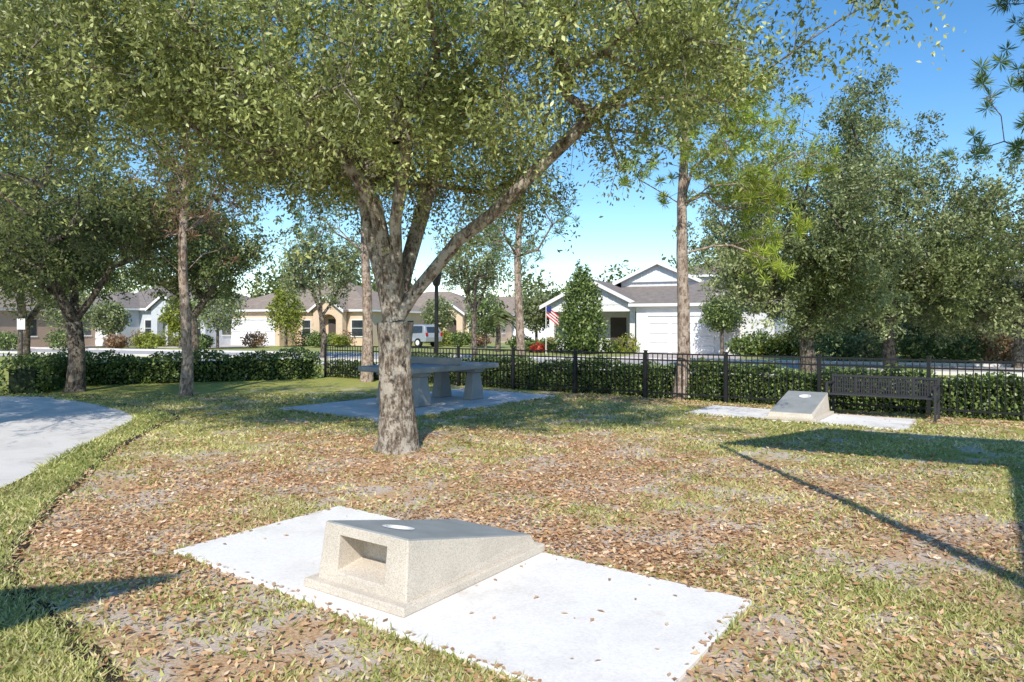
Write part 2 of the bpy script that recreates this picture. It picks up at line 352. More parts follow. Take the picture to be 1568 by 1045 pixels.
# ------------------------------------------------------------------ ground
def inpoly(P,poly):
    x,y=P[:,0],P[:,1]; ins=np.zeros(len(P),bool); n=len(poly)
    for i in range(n):
        x1,y1=poly[i];x2,y2=poly[(i+1)%n]
        c=((y1>y)!=(y2>y))&(x<(x2-x1)*(y-y1)/((y2-y1) if y2!=y1 else 1e-9)+x1); ins^=c
    return ins
def catmull(pts,n=10):
    out=[]; p=[pts[0]]+list(pts)+[pts[-1]]
    for i in range(1,len(p)-2):
        for k in range(n):
            t=k/n; o=[]
            for c in range(2):
                a,b,cc,d=p[i-1][c],p[i][c],p[i+1][c],p[i+2][c]
                o.append(.5*((2*b)+(-a+cc)*t+(2*a-5*b+4*cc-d)*t*t+(-a+3*b-3*cc+d)*t**3))
            out.append(tuple(o))
    out.append(tuple(pts[-1])); return out
def sheet(name,poly,z,mat):
    me=bpy.data.meshes.new(name); bm=bmesh.new()
    vs=[bm.verts.new((p[0],p[1],z)) for p in poly]; f=bm.faces.new(vs); f.normal_update()
    if f.normal.z<0: f.normal_flip()
    bmesh.ops.triangulate(bm,faces=[f],ngon_method='EAR_CLIP'); bm.to_mesh(me); bm.free(); me.materials.append(mat)
    o=bpy.data.objects.new(name,me); col.objects.link(o); return o
def groundmat():
    m,nt,b=mk('ground_soil_grass'); g=geo(nt)
    n1=noise(nt,.7,6,.65,g); n2=noise(nt,5,6,.7,g); n3=noise(nt,45,5,.75,g); n4=noise(nt,1.6,5,.6,g)
    gr=ramp(nt,[(.32,(.15,.17,.045)),(.5,(.32,.33,.10)),(.68,(.54,.48,.23))]); nt.links.new(n3.outputs[0],gr.inputs[0])
    gr2=ramp(nt,[(.35,(.85,1.0,.75)),(.65,(1.3,1.14,1.0))]); nt.links.new(n2.outputs[0],gr2.inputs[0])
    grass=mixc(nt,1,gr.outputs[0],gr2.outputs[0],'MULTIPLY')
    so=ramp(nt,[(.3,(.28,.165,.09)),(.46,(.52,.33,.18)),(.6,(.66,.48,.31)),(.75,(.74,.60,.46))]); nt.links.new(n3.outputs[0],so.inputs[0])
    sa=ramp(nt,[(.3,(.46,.37,.30)),(.7,(.74,.64,.54))]); nt.links.new(n3.outputs[0],sa.inputs[0])
    sf=mr(nt,n4.outputs[0],.46,.56); soil=mixc(nt,sf,so.outputs[0],sa.outputs[0])
    def ell(cx,cy,rx,ry):
        s=nt.nodes.new('ShaderNodeVectorMath'); s.operation='SUBTRACT'; nt.links.new(g,s.inputs[0]); s.inputs[1].default_value=(cx,cy,0)
        q=nt.nodes.new('ShaderNodeVectorMath'); q.operation='MULTIPLY'; nt.links.new(s.outputs[0],q.inputs[0]); q.inputs[1].default_value=(1/rx,1/ry,0)
        l=nt.nodes.new('ShaderNodeVectorMath'); l.operation='LENGTH'; nt.links.new(q.outputs[0],l.inputs[0]); return l.outputs['Value']
    d1=ell(-.6,6.2,5.0,4.6); mn=nt.nodes.new('ShaderNodeMath'); mn.operation='MULTIPLY_ADD'
    nt.links.new(n1.outputs[0],mn.inputs[0]); mn.inputs[1].default_value=1.8; nt.links.new(d1,mn.inputs[2])
    f1=mr(nt,mn.outputs[0],1.7,2.2)
    c=mixc(nt,f1,soil,grass)
    d2=ell(1,9,13,11); mm=nt.nodes.new('ShaderNodeMath'); mm.operation='MULTIPLY'
    pf=mr(nt,n4.outputs[0],.48,.58,0,.8); nt.links.new(pf,mm.inputs[0]); nt.links.new(mr(nt,d2,.8,1.1,1,0),mm.inputs[1])
    c=mixc(nt,mm.outputs[0],c,soil)
    nt.links.new(c,b.inputs['Base Color']); b.inputs['Roughness'].default_value=.95; b.inputs['Specular IOR Level'].default_value=.1
    bump(nt,b,n3.outputs[0],.7,.02); return m
M_ground=groundmat()
sheet('ground',[(-400,-60),(400,-60),(400,700),(-400,700)],0,M_ground)
M_lawn=surf('lawn_grass',[(.3,(.17,.20,.055)),(.5,(.32,.34,.11)),(.7,(.49,.46,.20))],35,.95,.6,.02)
M_soil=surf('edging_soil',[(.3,(.02,.014,.01)),(.7,(.09,.06,.04))],40,.95,.8,.02)
edge=catmull([(-8.6,15.1),(-7.1,14.0),(-5.9,12.6),(-5.65,11.3),(-5.13,9.26),(-4.4,7.18),(-3.95,6.0),(-3.45,4.95),(-3.15,4.5),(-2.5,3.9),(-1.85,3.25),(-1.4,2.4),(-1.3,.5)],8)
pathe=catmull([(-4.6,-1),(-4.7,4.5),(-5.0,7.0),(-5.5,8.8),(-6.1,11.2),(-6.6,12.6),(-7.9,14.1),(-9.8,15.6),(-12.5,16.3),(-30,17)],8)
pathpoly=pathe+[(-30,-1)]
sheet('concrete_path',pathpoly,.018,M_path)
verge=edge+[(-1.3,-1),(-4.6,-1)]+pathe[1:50]+[(-9,15.3)]
sheet('grass_verge',verge,.004,M_lawn)
L_=[];R_=[]
for i,p in enumerate(edge):
    q=edge[min(i+1,len(edge)-1)]; o=edge[max(i-1,0)]; t=np.array(q)-np.array(o); t=t/np.linalg.norm(t); n=np.array([-t[1],t[0]])
    w=.045+.018*math.sin(i*1.9)+random.uniform(0,.03)
    L_.append((p[0]+n[0]*w,p[1]+n[1]*w,.009));R_.append((p[0]-n[0]*w,p[1]-n[1]*w,.009))
n=len(edge); obj('bed_edging',L_+R_,[(i,n+i,n+i+1,i+1) for i in range(n-1)],M_soil)
def slab(name,poly,z,mat):
    V=[(p[0],p[1],-.02) for p in poly]+[(p[0],p[1],z) for p in poly]
    o=obj(name,V,[(3,2,1,0),(4,5,6,7),(0,1,5,4),(1,2,6,5),(2,3,7,6),(3,0,4,7)],mat); bb=o.modifiers.new('b','BEVEL'); bb.width=.008; bb.segments=2; return o
pad1=[(-2.386,5.057),(.5,2.87),(1.385,4.141),(-1.519,6.33)]
Mx,My=2.26,8.62
pad2=[(2*Mx-a,2*My-b) for a,b in pad1]
pad3=[(-4.52,13.86),(-2.15,11.95),(1.1,16.35),(-1.27,18.26)]
slab('concrete_pad',pad1,.025,M_pad); slab('concrete_pad',pad2,.025,M_pad); slab('concrete_pad',pad3,.025,M_path)
# ------------------------------------------------------------------ cornhole boards
def cornhole(loc,ang):
    e=empty('concrete_cornhole_board',(loc[0],loc[1],.025),ang)
    W,L=.83,1.42
    def frus(name,x0,x1,y0,y1,z0,X0,X1,Y0,Y1,zf,zb,mat):
        V=[(x0,y0,z0),(x1,y0,z0),(x1,y1,z0),(x0,y1,z0),(X0,Y0,zf),(X1,Y0,zf),(X1,Y1,zb),(X0,Y1,zb)]
        return obj(name,V,BF,mat,e)
    box('plinth',-W,0,0,L,0,.055,M_agg,e,.01)
    body=frus('body',-W+.06,-.04,.06,L-.05,.05,-W+.085,-.06,.1,L-.09,.385,.125,M_agg)
    top=frus('deck',-W+.087,-.062,.102,L-.092,.381,-W+.09,-.065,.105,L-.095,.393,.133,M_boardtop)
    d=top.data.vertices
    for i in (0,1): d[i].co.z=.375
    for i in (2,3): d[i].co.z=.115
    cut=obj('niche_cut',boxv(-W+.22,-.22,-.1,.29,.085,.325),BF,M_agg)
    cv=cut.data.vertices
    for i in (2,3): cv[i].co.z=.15
    A=Acc(); A.tube([(-W/2-.01,.40,.14),(-W/2-.01,.40,.6)],[.08,.08],28,cap=True)
    hc=A.make('hole_cut',M_white,None)
    for c in (cut,hc): c.matrix_world=Matrix.Translation((loc[0],loc[1],.025))@Matrix.Rotation(ang,4,'Z')
    for o,cs in ((body,(cut,hc)),(top,(hc,))):
        for c in cs:
            m=o.modifiers.new('c','BOOLEAN'); m.object=c; m.solver='EXACT'
    bpy.context.view_layer.update(); dg=bpy.context.evaluated_depsgraph_get()
    for o in (body,top):
        me=bpy.data.meshes.new_from_object(o.evaluated_get(dg)); o.modifiers.clear(); o.data=me
        b=o.modifiers.new('b','BEVEL'); b.width=.007; b.segments=2; b.limit_method='ANGLE'; b.angle_limit=math.radians(35)
    for c in (cut,hc): bpy.data.objects.remove(c)
    A=Acc(); sl=-(.26)/(L-.2); n=32
    for r,zz in ((.1,.004),(.079,.0045),(.077,-.05),(.077,-.2)):
        for k in range(n):
            a=2*math.pi*k/n; y=.40+math.sin(a)*r; A.V.append((-W/2-.01+math.cos(a)*r,y,.393+sl*(y-.105)+zz))
    for j in range(3):
        for k in range(n): k2=(k+1)%n; A.F.append((j*n+k,j*n+k2,(j+1)*n+k2,(j+1)*n+k))
    A.make('hole_liner',M_white,e)
    return e
ang=math.atan2(-.576,.817)
cornhole((-.584,3.868),ang)
P2=(2*Mx+.584,2*My-3.868); cornhole(P2,ang+math.pi)
# ------------------------------------------------------------------ table tennis
te=empty('concrete_table_tennis_table',(-1.69,15.1,.025),ang)
box('table_top',-.76,.76,-1.37,1.37,.67,.78,M_table,te,.025)
for s in (-1,1):
    for t in (-1,1):
        V=[(t*.45-.13,s*.85-.22,0),(t*.45+.13,s*.85-.22,0),(t*.45+.13,s*.85+.22,0),(t*.45-.13,s*.85+.22,0),
           (t*.45-.1,s*.85-.13,.59),(t*.45+.1,s*.85-.13,.59),(t*.45+.1,s*.85+.13,.59),(t*.45-.1,s*.85+.13,.59)]
        o=obj('leg',V,BF,M_table,te); b=o.modifiers.new('b','BEVEL'); b.width=.02
    box('cross_beam',-.62,.62,s*.85-.15,s*.85+.15,.59,.668,M_table,te,.015)
box('net_plate',-.8,.8,-.02,.02,.782,.93,M_table,te,.01)
# ------------------------------------------------------------------ bench
be=empty('metal_bench',(5.95,13.25,0),math.atan2(-.74,1))
A=Acc()
for i in range(41):
    x0=.01+i*.04; A.box(x0,x0+.022,-.02,.0,.40,.68)
for z in (.47,.54,.61): A.box(0,1.64,-.019,-.001,z-.006,z+.006)
A.box(0,1.64,-.03,.012,.68,.72); A.box(0,1.64,-.03,.012,.36,.40)
for xx in (.35,1.27): A.box(xx,xx+.04,-.028,.012,.4,.68)
for i in range(7): A.box(0,1.64,-.47+i*.062,-.47+i*.062+.045,.38,.405)
A.make('seat_and_backrest',M_bench,be)
A=Acc()
for x0 in (-.04,1.64):
    A.box(x0,x0+.04,-.02,.03,0,.73); A.box(x0,x0+.04,-.5,-.46,0,.57); A.box(x0,x0+.04,-.5,-.021,.571,.6); A.box(x0,x0+.04,-.459,-.021,.34,.38)
A.make('legs_and_arms',M_bench,be)
# ------------------------------------------------------------------ unseen canopy over/behind the viewpoint, shaped to cast the ground shadows
ce=empty('unseen_shadow_canopy',(0,0,0)); h=4.6
obj('shadow_panel',[(2.5,4.47,h),(5.33,2.83,h),(2.36,-1.64,h),(7.7,-1.7,h),(8.9,3.6,h),(4.65,5.95,h)],[(0,1,4,5),(1,2,3,4)],M_shade,ce)  # outline traced back from the wanted shadow edges, kept out of view
obj('shadow_panel_side',[(-2.35,-.62,h),(-4.6,-1.35,h),(-6.5,-4.2,h),(-4.0,-3.3,h)],[(0,1,2,3)],M_shade,ce)  # added out of view to widen the shadow wedge at bottom left
A=Acc(); A.tube([(2.52,4.45,h-.1),(3.0,-1.6,h-.1)],[.04,.09],8,True); A.tube([(-2.43,-.69,h-.08),(-4.9,-3.4,h-.08)],[.05,.08],8,True)  # unseen beams placed for the narrow shadow bands
for p in ((8.6,3.4),(7.5,-1.5),(2.6,-1.6),(-4.8,-3.3)): A.tube([(p[0],p[1],0),(p[0],p[1],h-.02)],[.08,.07],10,True)
A.make('shadow_frame',M_black,ce)
# ------------------------------------------------------------------ litter & grass scatter
def pn(P,s=1.,ph=0):
    x,y=P[:,0]*s,P[:,1]*s
    return (np.sin(x*1.7+ph+1.3*np.sin(y*1.1))+np.sin(y*2.3+ph*2+1.1*np.sin(x*1.9))+.6*np.sin(x*4.7+y*3.9+ph)+.5*np.sin(x*7.3-y*8.1))/3.1
def sample(N,y0=2.6,y1=17):
    y=y0+(y1-y0)*rng.uniform(0,1,N)**1.5; x=rng.uniform(-1,1,N)*(y*.74+.6)
    return np.stack([x,y],1)
def excl(P):
    e=inpoly(P,pad1)|inpoly(P,pad2)|inpoly(P,pad3)|inpoly(P,pathpoly)
    e|=np.hypot(P[:,0]-B[0],P[:,1]-B[1])<.25
    return ~e
def litter_density(P):
    d=np.hypot((P[:,0]+.6)/4.5,(P[:,1]-7.0)/3.9); c=np.clip(1.5-d*.95,0.06,1)
    c2=.3*np.exp(-(np.hypot((P[:,0]-3.5)/4,(P[:,1]-5)/4))**2)
    w=np.clip(.62+.75*pn(P,1.1,.4),.06,1.2)
    near=np.clip((P[:,1]-2.8)/2.6,.25,1)
    c=np.maximum(c*near,c2)*w
    back=(P[:,1]>10.5); c=np.where(back,np.maximum(c,.28*w),c)
    df=(fl(P[:,0])-P[:,1])*.804; c=np.where((df<1.1)&(df>0),np.maximum(c,.7),c)
    c*=np.where(inpoly(P,verge),.12,1)
    c*=np.where(P[:,1]>fl(P[:,0]),.1,1)
    return c
def flatleaf(name,C,D,L,W,mat,tilt=.35):
    N=len(C); D=unit(D); Nn=rng.normal(size=(N,3))*tilt; Nn[:,2]+=1; S=unit(np.cross(D,Nn)); Nn=unit(np.cross(S,D))
    s=rng.uniform(.5,1.4,(N,1))*(1+.05*np.clip(C[:,1:2]-6,0,20)); l=L*s/2; w=W*s/2; k=rng.uniform(-.2,.7,(N,1))
    V=np.stack([C-D*l,C+S*w+Nn*w*k,C+D*l,C-S*w+Nn*w*k],1); V[:,:,2]=np.maximum(V[:,:,2],.006)
    return npmesh(name,V,4,rng.beta(2,1.7,N),mat)
P=sample(430000); keep=excl(P)&(rng.uniform(0,1,len(P))<litter_density(P)*.52); P=P[keep]
C=np.column_stack([P,rng.uniform(.007,.024,len(P))])
D=np.column_stack([rng.normal(size=(len(P),2)),rng.normal(size=len(P))*.25])
flatleaf('fallen_leaves',C,D,.044,.02,M_litter)
Q=[]
for pd,nn in ((pad1,38),(pad3,130),(pad2,25)):
    q=np.column_stack([rng.uniform(-5,7,20000),rng.uniform(2.8,19,20000)]); q=q[inpoly(q,pd)][:nn]; Q.append(q)
    pp=np.array(pd)
    for i in range(4):
        a=pp[i]; b=pp[(i+1)%4]; n=int(np.linalg.norm(b-a)*20); t=rng.uniform(0,1,(n,1)); ctr=pp.mean(0); e_=a+(b-a)*t; inn=ctr-e_; inn/=np.linalg.norm(inn,axis=1,keepdims=True)
        Q.append(e_+inn*np.abs(rng.normal(size=(n,1)))*.03)
q=np.column_stack([rng.uniform(-9,-4.8,900),rng.uniform(4,15,900)]); q=q[inpoly(q,pathpoly)][:90]; Q.append(q)
Q=np.vstack(Q); C=np.column_stack([Q,np.full(len(Q),.032)]); D=np.column_stack([rng.normal(size=(len(Q),2)),np.zeros(len(Q))])
flatleaf('fallen_leaves',C,D,.04,.018,M_litter,.15)
P=sample(450000)
gd=1-np.clip(litter_density(P)*1.1,0,.93); gd*=np.clip(.5+1.0*pn(P,1.6,2.),.05,1.0)
gd=np.where(inpoly(P,verge),1.0,gd)
P=P[excl(P)&(rng.uniform(0,1,len(P))<gd*.85)]
ed=[]
for pd in (pad1,pad2,pad3):
    pp=np.array(pd); ctr=pp.mean(0)
    for i in range(4):
        a=pp[i]; b=pp[(i+1)%4]; n=int(np.linalg.norm(b-a)*130); t=rng.uniform(0,1,(n,1)); e_=a+(b-a)*t; inn=ctr-e_; inn/=np.linalg.norm(inn,axis=1,keepdims=True)
        q=e_-inn*(.004+np.abs(rng.normal(size=(n,1)))*.02); ed.append(q[pn(q,2.2,1)>-.15])
pe_=np.array(pathe)
for i in range(20,58):
    a=pe_[i]; b=pe_[i+1]; n=int(np.linalg.norm(b-a)*150); t=rng.uniform(0,1,(n,1)); ed.append(a+(b-a)*t+rng.normal(size=(n,2))*.02)
P=np.vstack([P]+ed)
N=len(P); vg=inpoly(P,verge)
yy=P[:,1]; hgt=rng.uniform(.012,.034,N)*(1+yy*.03)*np.where(vg,1.2,1); hgt[-sum(len(q) for q in ed):]*=1.5
wd=rng.uniform(.003,.006,N)*(1+yy*.22)
a=rng.uniform(0,6.28,N); ln=rng.normal(size=(N,2))*.8*hgt[:,None]
b0_=np.column_stack([P[:,0]-np.cos(a)*wd,P[:,1]-np.sin(a)*wd,np.zeros(N)]); b1_=np.column_stack([P[:,0]+np.cos(a)*wd,P[:,1]+np.sin(a)*wd,np.zeros(N)])
tp=np.column_stack([P[:,0]+ln[:,0],P[:,1]+ln[:,1],hgt])
rnd=np.clip(rng.beta(2,2,N)+np.where(vg,.04,.08)+.22*pn(P,.7,5),0,1)
npmesh('grass',np.stack([b0_,b1_,tp],1),3,rnd,M_grass)
# ------------------------------------------------------------------ road, pavements beyond
nr=np.array([.395,.919]); ar=np.array([.919,-.395])
def band(name,d0,d1,s0,s1,z,mat):
    p=[nr*d0+ar*s0,nr*d0+ar*s1,nr*d1+ar*s1,nr*d1+ar*s0]; return sheet(name,[tuple(q) for q in p],z,mat)
band('lawn',22.0,24.6,-90,60,.004,M_lawn)
band('pavement',24.6,26.0,-120,80,.02,M_path)
band('road',27.5,33.5,-120,80,.012,M_road)
for d0,d1 in ((27.3,27.5),(33.5,33.7)):
    ke=Acc(); T=Matrix.Rotation(math.atan2(-.395,.919),4,'Z'); ke.box(-120,80,d0,d1,0,.12,T=T); ke.make('kerb',M_path)
band('pavement',34.6,36.0,-120,80,.02,M_path)
band('lawn',36.0,90,-140,100,.004,M_lawn)
# ------------------------------------------------------------------ houses
def wallm(n,c): return flat(n,c,.06,scale=2,bscale=40,bs=.3,bd=.01,rough=.9)
M_wh=wallm('white_stucco',(.74,.75,.77)); M_gw=wallm('grey_stucco',(.58,.61,.64)); M_tan=wallm('tan_stucco',(.70,.54,.38)); M_cream=wallm('cream_stucco',(.74,.65,.52))
M_br=wallm('brown_stucco',(.42,.32,.25)); M_trim=flat('trim_paint',(.80,.79,.76),.04); M_dk=wallm('dark_stucco',(.10,.08,.07))
M_gar=flat('garage_door_white',(.78,.79,.81),.03); M_garb=flat('garage_door_brown',(.42,.29,.22),.05)
M_stone=surf('stone_veneer',[(.35,(.2,.15,.12)),(.65,(.5,.4,.33))],6,.9,.6,.03,8)
def roofm(n,c):
    m,nt,b=mk(n); g=geo(nt)
    w=nt.nodes.new('ShaderNodeTexWave'); w.bands_direction='Z'; w.inputs['Scale'].default_value=4.5; w.inputs['Distortion'].default_value=.3; nt.links.new(g,w.inputs['Vector'])
    ns=noise(nt,3,6,.7,g); r=ramp(nt,[(.3,tuple(x*.75 for x in c)),(.7,tuple(x*1.3 for x in c))]); nt.links.new(ns.outputs[0],r.inputs[0])
    f=mr(nt,w.outputs['Fac'],0,.35,.8,1); cx=nt.nodes.new('ShaderNodeVectorMath'); cx.operation='SCALE'; nt.links.new(r.outputs[0],cx.inputs[0]); nt.links.new(f,cx.inputs['Scale'])
    nt.links.new(cx.outputs[0],b.inputs['Base Color']); b.inputs['Roughness'].default_value=.9; return m
M_rg=roofm('shingles_grey',(.23,.195,.17)); M_rb=roofm('shingles_brown',(.30,.235,.185)); M_rd=roofm('shingles_dark',(.1,.085,.075))
def hip(e,x0,x1,y0,y1,z,hh,mat,ov=.4,name='roof',fm=None):
    x0-=ov;x1+=ov;y0-=ov;y1+=ov; w=x1-x0;d=y1-y0
    if w>=d: r0=(x0+d/2,(y0+y1)/2,z+hh); r1=(x1-d/2,(y0+y1)/2,z+hh)
    else: r0=((x0+x1)/2,y0+w/2,z+hh); r1=((x0+x1)/2,y1-w/2,z+hh)
    V=[(x0,y0,z),(x1,y0,z),(x1,y1,z),(x0,y1,z),r0,r1]
    F=[(0,1,5,4),(1,2,5),(2,3,4,5),(3,0,4)] if w>=d else [(0,1,4),(1,2,5,4),(2,3,5),(3,0,4,5)]
    obj(name,V,F,mat,e); box('fascia',x0+.01,x1-.01,y0+.01,y1-.01,z-.18,z-.003,fm or M_trim,e)
def gable(e,x0,x1,y0,y1,z,hh,mat,wmat,ov=.35,batten=True):
    xm=(x0+x1)/2; t=.14; s=hh/((x1-x0)/2)
    for sg,xe in ((-1,x0-ov),(1,x1+ov)):
        ze=z-ov*s; V=[(xe,y0-ov,ze),(xm,y0-ov,z+hh),(xm,y1,z+hh),(xe,y1,ze),(xe,y0-ov,ze+t),(xm,y0-ov,z+hh+t),(xm,y1,z+hh+t),(xe,y1,ze+t)]
        obj('gable_roof',V,BF if sg<0 else [tuple(reversed(f)) for f in BF],mat,e)
        V=[(xe,y0-ov-.04,ze-.08),(xm,y0-ov-.04,z+hh-.08),(xm,y0-ov-.003,z+hh-.08),(xe,y0-ov-.003,ze-.08),(xe,y0-ov-.04,ze+t+.01),(xm,y0-ov-.04,z+hh+t+.01),(xm,y0-ov-.003,z+hh+t+.01),(xe,y0-ov-.003,ze+t+.01)]
        obj('barge_board',V,BF,M_trim,e)
    V=[(x0,y0,z),(x1,y0,z),(xm,y0,z+hh),(x0,y0+.15,z),(x1,y0+.15,z),(xm,y0+.15,z+hh)]
    obj('gable_wall',V,[(0,1,2),(3,5,4),(0,3,4,1),(1,4,5,2),(2,5,3,0)],wmat,e)
    if batten:
        A=Acc(); x=x0+.3
        while x<x1-.2:
            zz=z+hh*(1-abs(x-xm)/((x1-x0)/2))-.12
            if zz>z+.1: A.box(x-.025,x+.025,y0-.03,y0-.002,z,zz)
            x+=.4
        A.make('battens',M_trim,e)
def window(e,x0,x1,y,z0,z1,mull=1):
    box('window_glass',x0,x1,y-.03,y+.02,z0,z1,M_glass,e)
    A=Acc(); t=.08
    A.box(x0-t,x0,y-.07,y+.02,z0-t,z1+t);A.box(x1,x1+t,y-.07,y+.02,z0-t,z1+t);A.box(x0,x1,y-.07,y+.02,z1,z1+t);A.box(x0,x1,y-.07,y+.02,z0-t,z0)
    for k in range(mull): xx=x0+(x1-x0)*(k+1)/(mull+1); A.box(xx-.02,xx+.02,y-.05,y-.031,z0,z1)
    A.box(x0,x1,y-.048,y-.031,(z0+z1)/2-.02,(z0+z1)/2+.02)
    A.make('window_frame',M_trim,e)
def garage(e,x0,x1,y,z1,mat):
    box('garage_door',x0,x1,y-.03,y+.02,0.02,z1,mat,e)
    A=Acc(); n=max(2,int(round((x1-x0)/1.2)))
    for r in range(4):
        for c in range(n):
            w=(x1-x0)/n; hh=z1/4; A.box(x0+c*w+.1,x0+(c+1)*w-.1,y-.07,y-.031,.02+r*hh+.1,r*hh+hh-.08)
    A.make('garage_door_panels',mat,e)
    A=Acc(); A.box(x0-.15,x0,y-.1,y+.02,0,z1+.15);A.box(x1,x1+.15,y-.1,y+.02,0,z1+.15);A.box(x0,x1,y-.1,y+.02,z1,z1+.15); A.make('garage_trim',M_trim,e)
def shrubs(e,x0,x1,y,n,mats,hr=(.3,.6)):
    for k in range(n):
        xx=x0+(x1-x0)*(k+.5)/n+random.uniform(-.3,.3); r=random.uniform(*hr); m=random.choice(mats)
        N=420; d=unit(rng.normal(size=(N,3))); p=d*rng.uniform(.5,1.08,(N,1))*np.array([r*1.2,r,r*random.uniform(.8,1.3)])+np.array([xx,y+random.uniform(-.3,.1),r*.8]); p[:,2]=np.maximum(p[:,2],.03)
        leaves('shrub',p,.16,.09,m,e)
def driveway(x0,x1,e): box('driveway',x0,x1,-8.2,-.05,.0,.035,M_drive,e)
ra=math.atan2(-.395,.919)
H=empty('white_house',(7.45,41.9,0),ra)
box('garage_block_walls',-.2,7.4,0,13,0,2.75,M_wh,H); box('main_block_walls',-6.2,-.2,2.4,13,0,2.75,M_wh,H)
hip(H,-6.2,7.4,1.6,13,2.93,1.9,M_rg)
hip(H,-.2,7.4,0.,8,2.93,1.6,M_rg,name='garage_roof')
gable(H,-6.0,-.3,.6,7,2.9,1.45,M_rg,M_wh)
box('porch_beam',-6.0,-.3,.62,.9,2.5,2.898,M_trim,H)
gable(H,-2.6,2.6,5.2,10,4.5,1.2,M_rg,M_wh)
box('clerestory_walls',-2.5,2.5,5.36,10,2.9,4.5,M_wh,H)
for x in (-5.85,-3.2,-.75):
    box('column',x,x+.32,.65,.95,.9,2.5,M_trim,H); box('column_base',x-.1,x+.42,.55,1.05,0,.9,M_stone,H)
window(H,-5.2,-3.6,2.4,.7,2.1,1)
box('front_door',-2.4,-1.4,2.35,2.42,0,2.15,M_dk,H)
garage(H,.5,5.6,0,2.2,M_gar)
box('electric_meter',6.6,6.9,-.12,0,1.0,1.5,M_gw,H)
box('side_ac_unit',7.6,8.4,3,3.8,0,.9,M_gw,H,.03)
A=Acc(); A.box(-5.5,-3.3,.75,.8,.8,.86)
for k in range(18): A.box(-5.4+k*.12,-5.37+k*.12,.76,.79,.1,.8)
A.make('porch_railing',M_trim,H)
driveway(.2,6.0,H); shrubs(H,-6.5,-.6,-.3,9,[M_hedge,M_lime,M_hedge,M_hedge]); shrubs(H,6.3,8.5,-.8,4,[M_hedge,M_lime],(.4,.8))
fg=empty('flag',(1.95,41.2,0)); A=Acc(); A.tube([(0,0,0),(0,0,3.0)],[.03,.02],6,True); A.make('flag_pole',M_trim,fg)
M_fr=flat('flag_red',(.55,.04,.05)); M_blue=flat('flag_blue',(.02,.04,.2))
for k in range(7):
    z1=2.8-k*.09; n=6; V=[]
    for j in range(n+1):
        xx=.03+j*.12; yy=.06*math.sin(j*1.2); V+=[(xx,yy,z1-j*.1),(xx,yy,z1-.09-j*.1)]
    obj('stripe',V,[(2*j,2*j+1,2*j+3,2*j+2) for j in range(n)],M_fr if k%2==0 else M_white,fg)
box('canton',.03,.3,-.09,-.075,2.45,2.75,M_blue,fg)
H=empty('two_storey_house',(16.0,58,0),ra)
box('walls',-4.5,6.5,0,10,0,5.6,M_gw,H); hip(H,-4.5,6.5,0,10,5.78,1.7,M_rg); window(H,-2.8,-1.4,0,3.6,4.9); window(H,2.8,4.2,0,3.6,4.9); garage(H,-3.5,1.4,0,2.2,M_gar); window(H,3.2,4.8,0,.8,2.1)
H=empty('dark_house',(25.5,39,0),ra)
box('walls',-6,8,0,10,0,2.9,M_dk,H); hip(H,-6,8,0,10,3.08,2.0,M_rd,fm=M_dk); box('window_glass',-4.5,-3.2,-.03,.02,.9,2.1,M_glass,H); box('front_door',2,3,-.03,.02,0,2.2,M_br,H); box('window_glass',4.5,6,-.03,.02,.9,2.1,M_glass,H)
shrubs(H,-7,7,-.8,16,[M_hedge,M_leafg,M_leafd,M_rust],(.6,1.15))
def tanhouse(name,loc,rz,w,wall,roof,side,gmat=M_gar,z=2.9,hh=2.3):
    H=empty(name,loc,rz); s=side
    box('walls',-w/2,w/2,1.5,12,0,z-.18,wall,H); hip(H,-w/2,w/2,1.5,12,z,hh,roof)
    if s>0: gx0,gx1=.3,w/2; ex0,ex1=-w/2+.6,-.6
    else: gx0,gx1=-w/2,-.3; ex0,ex1=.6,w/2-.6
    box('garage_wing_walls',gx0,gx1,-.8,1.499,0,z-.18,wall,H); hip(H,gx0,gx1,-.8,6,z+.004,1.5,roof,name='garage_roof')
    garage(H,gx0+.5,gx1-.5,-.8,2.15,gmat)
    xm=(ex0+ex1)/2; gable(H,xm-1.4,xm+1.4,.6,5,z,1.0,roof,wall,.3,batten=False)
    box('entry_pier',xm-1.4,xm-.8,.6,1.2,0,z-.003,wall,H); box('entry_pier',xm+.8,xm+1.4,.6,1.2,0,z-.003,wall,H)
    V=[];F=[];n=12
    for k in range(n+1):
        a=math.pi*k/n; x=xm-math.cos(a)*.8; zz=2.0+math.sin(a)*.6; V+=[(x,.62,zz),(x,.62,z),(x,1.18,zz),(x,1.18,z)]
    for k in range(n): b=4*k; F+=[(b,b+4,b+5,b+1),(b+2,b+3,b+7,b+6),(b,b+2,b+6,b+4)]
    obj('entry_arch',V,F,wall,H); box('front_door',xm-.5,xm+.5,1.44,1.49,0,2.2,M_dk,H)
    window(H,ex0-.3,ex0+.5,1.5,.8,2.1,0)
    window(H,xm+1.75,max(ex1+.2,xm+2.6),1.5,.8,2.1,0)
    for sx in (-w/2,w/2):
        for yy in (3.5,8): box('side_window',sx-.03,sx+.03,yy,yy+1.1,.9,2.1,M_glass,H); box('side_window_sill',sx-.06,sx+.06,yy-.08,yy+1.18,.8,.895,M_trim,H)
    driveway(gx0+.4,gx1-.4,H); shrubs(H,ex0,ex1,.0,8,[M_hedge,M_lime,M_leafg,M_rust],(.35,.75)); return H
tanhouse('tan_house',(-9.3,68,0),-.25,13,M_tan,M_rb,-1)
tanhouse('tan_house',(-18.5,59.5,0),-.35,13.5,M_tan,M_rb,-1,M_gar,3.0,2.6)
tanhouse('cream_house',(-1.5,80,0),-.2,13,M_cream,M_rb,1)
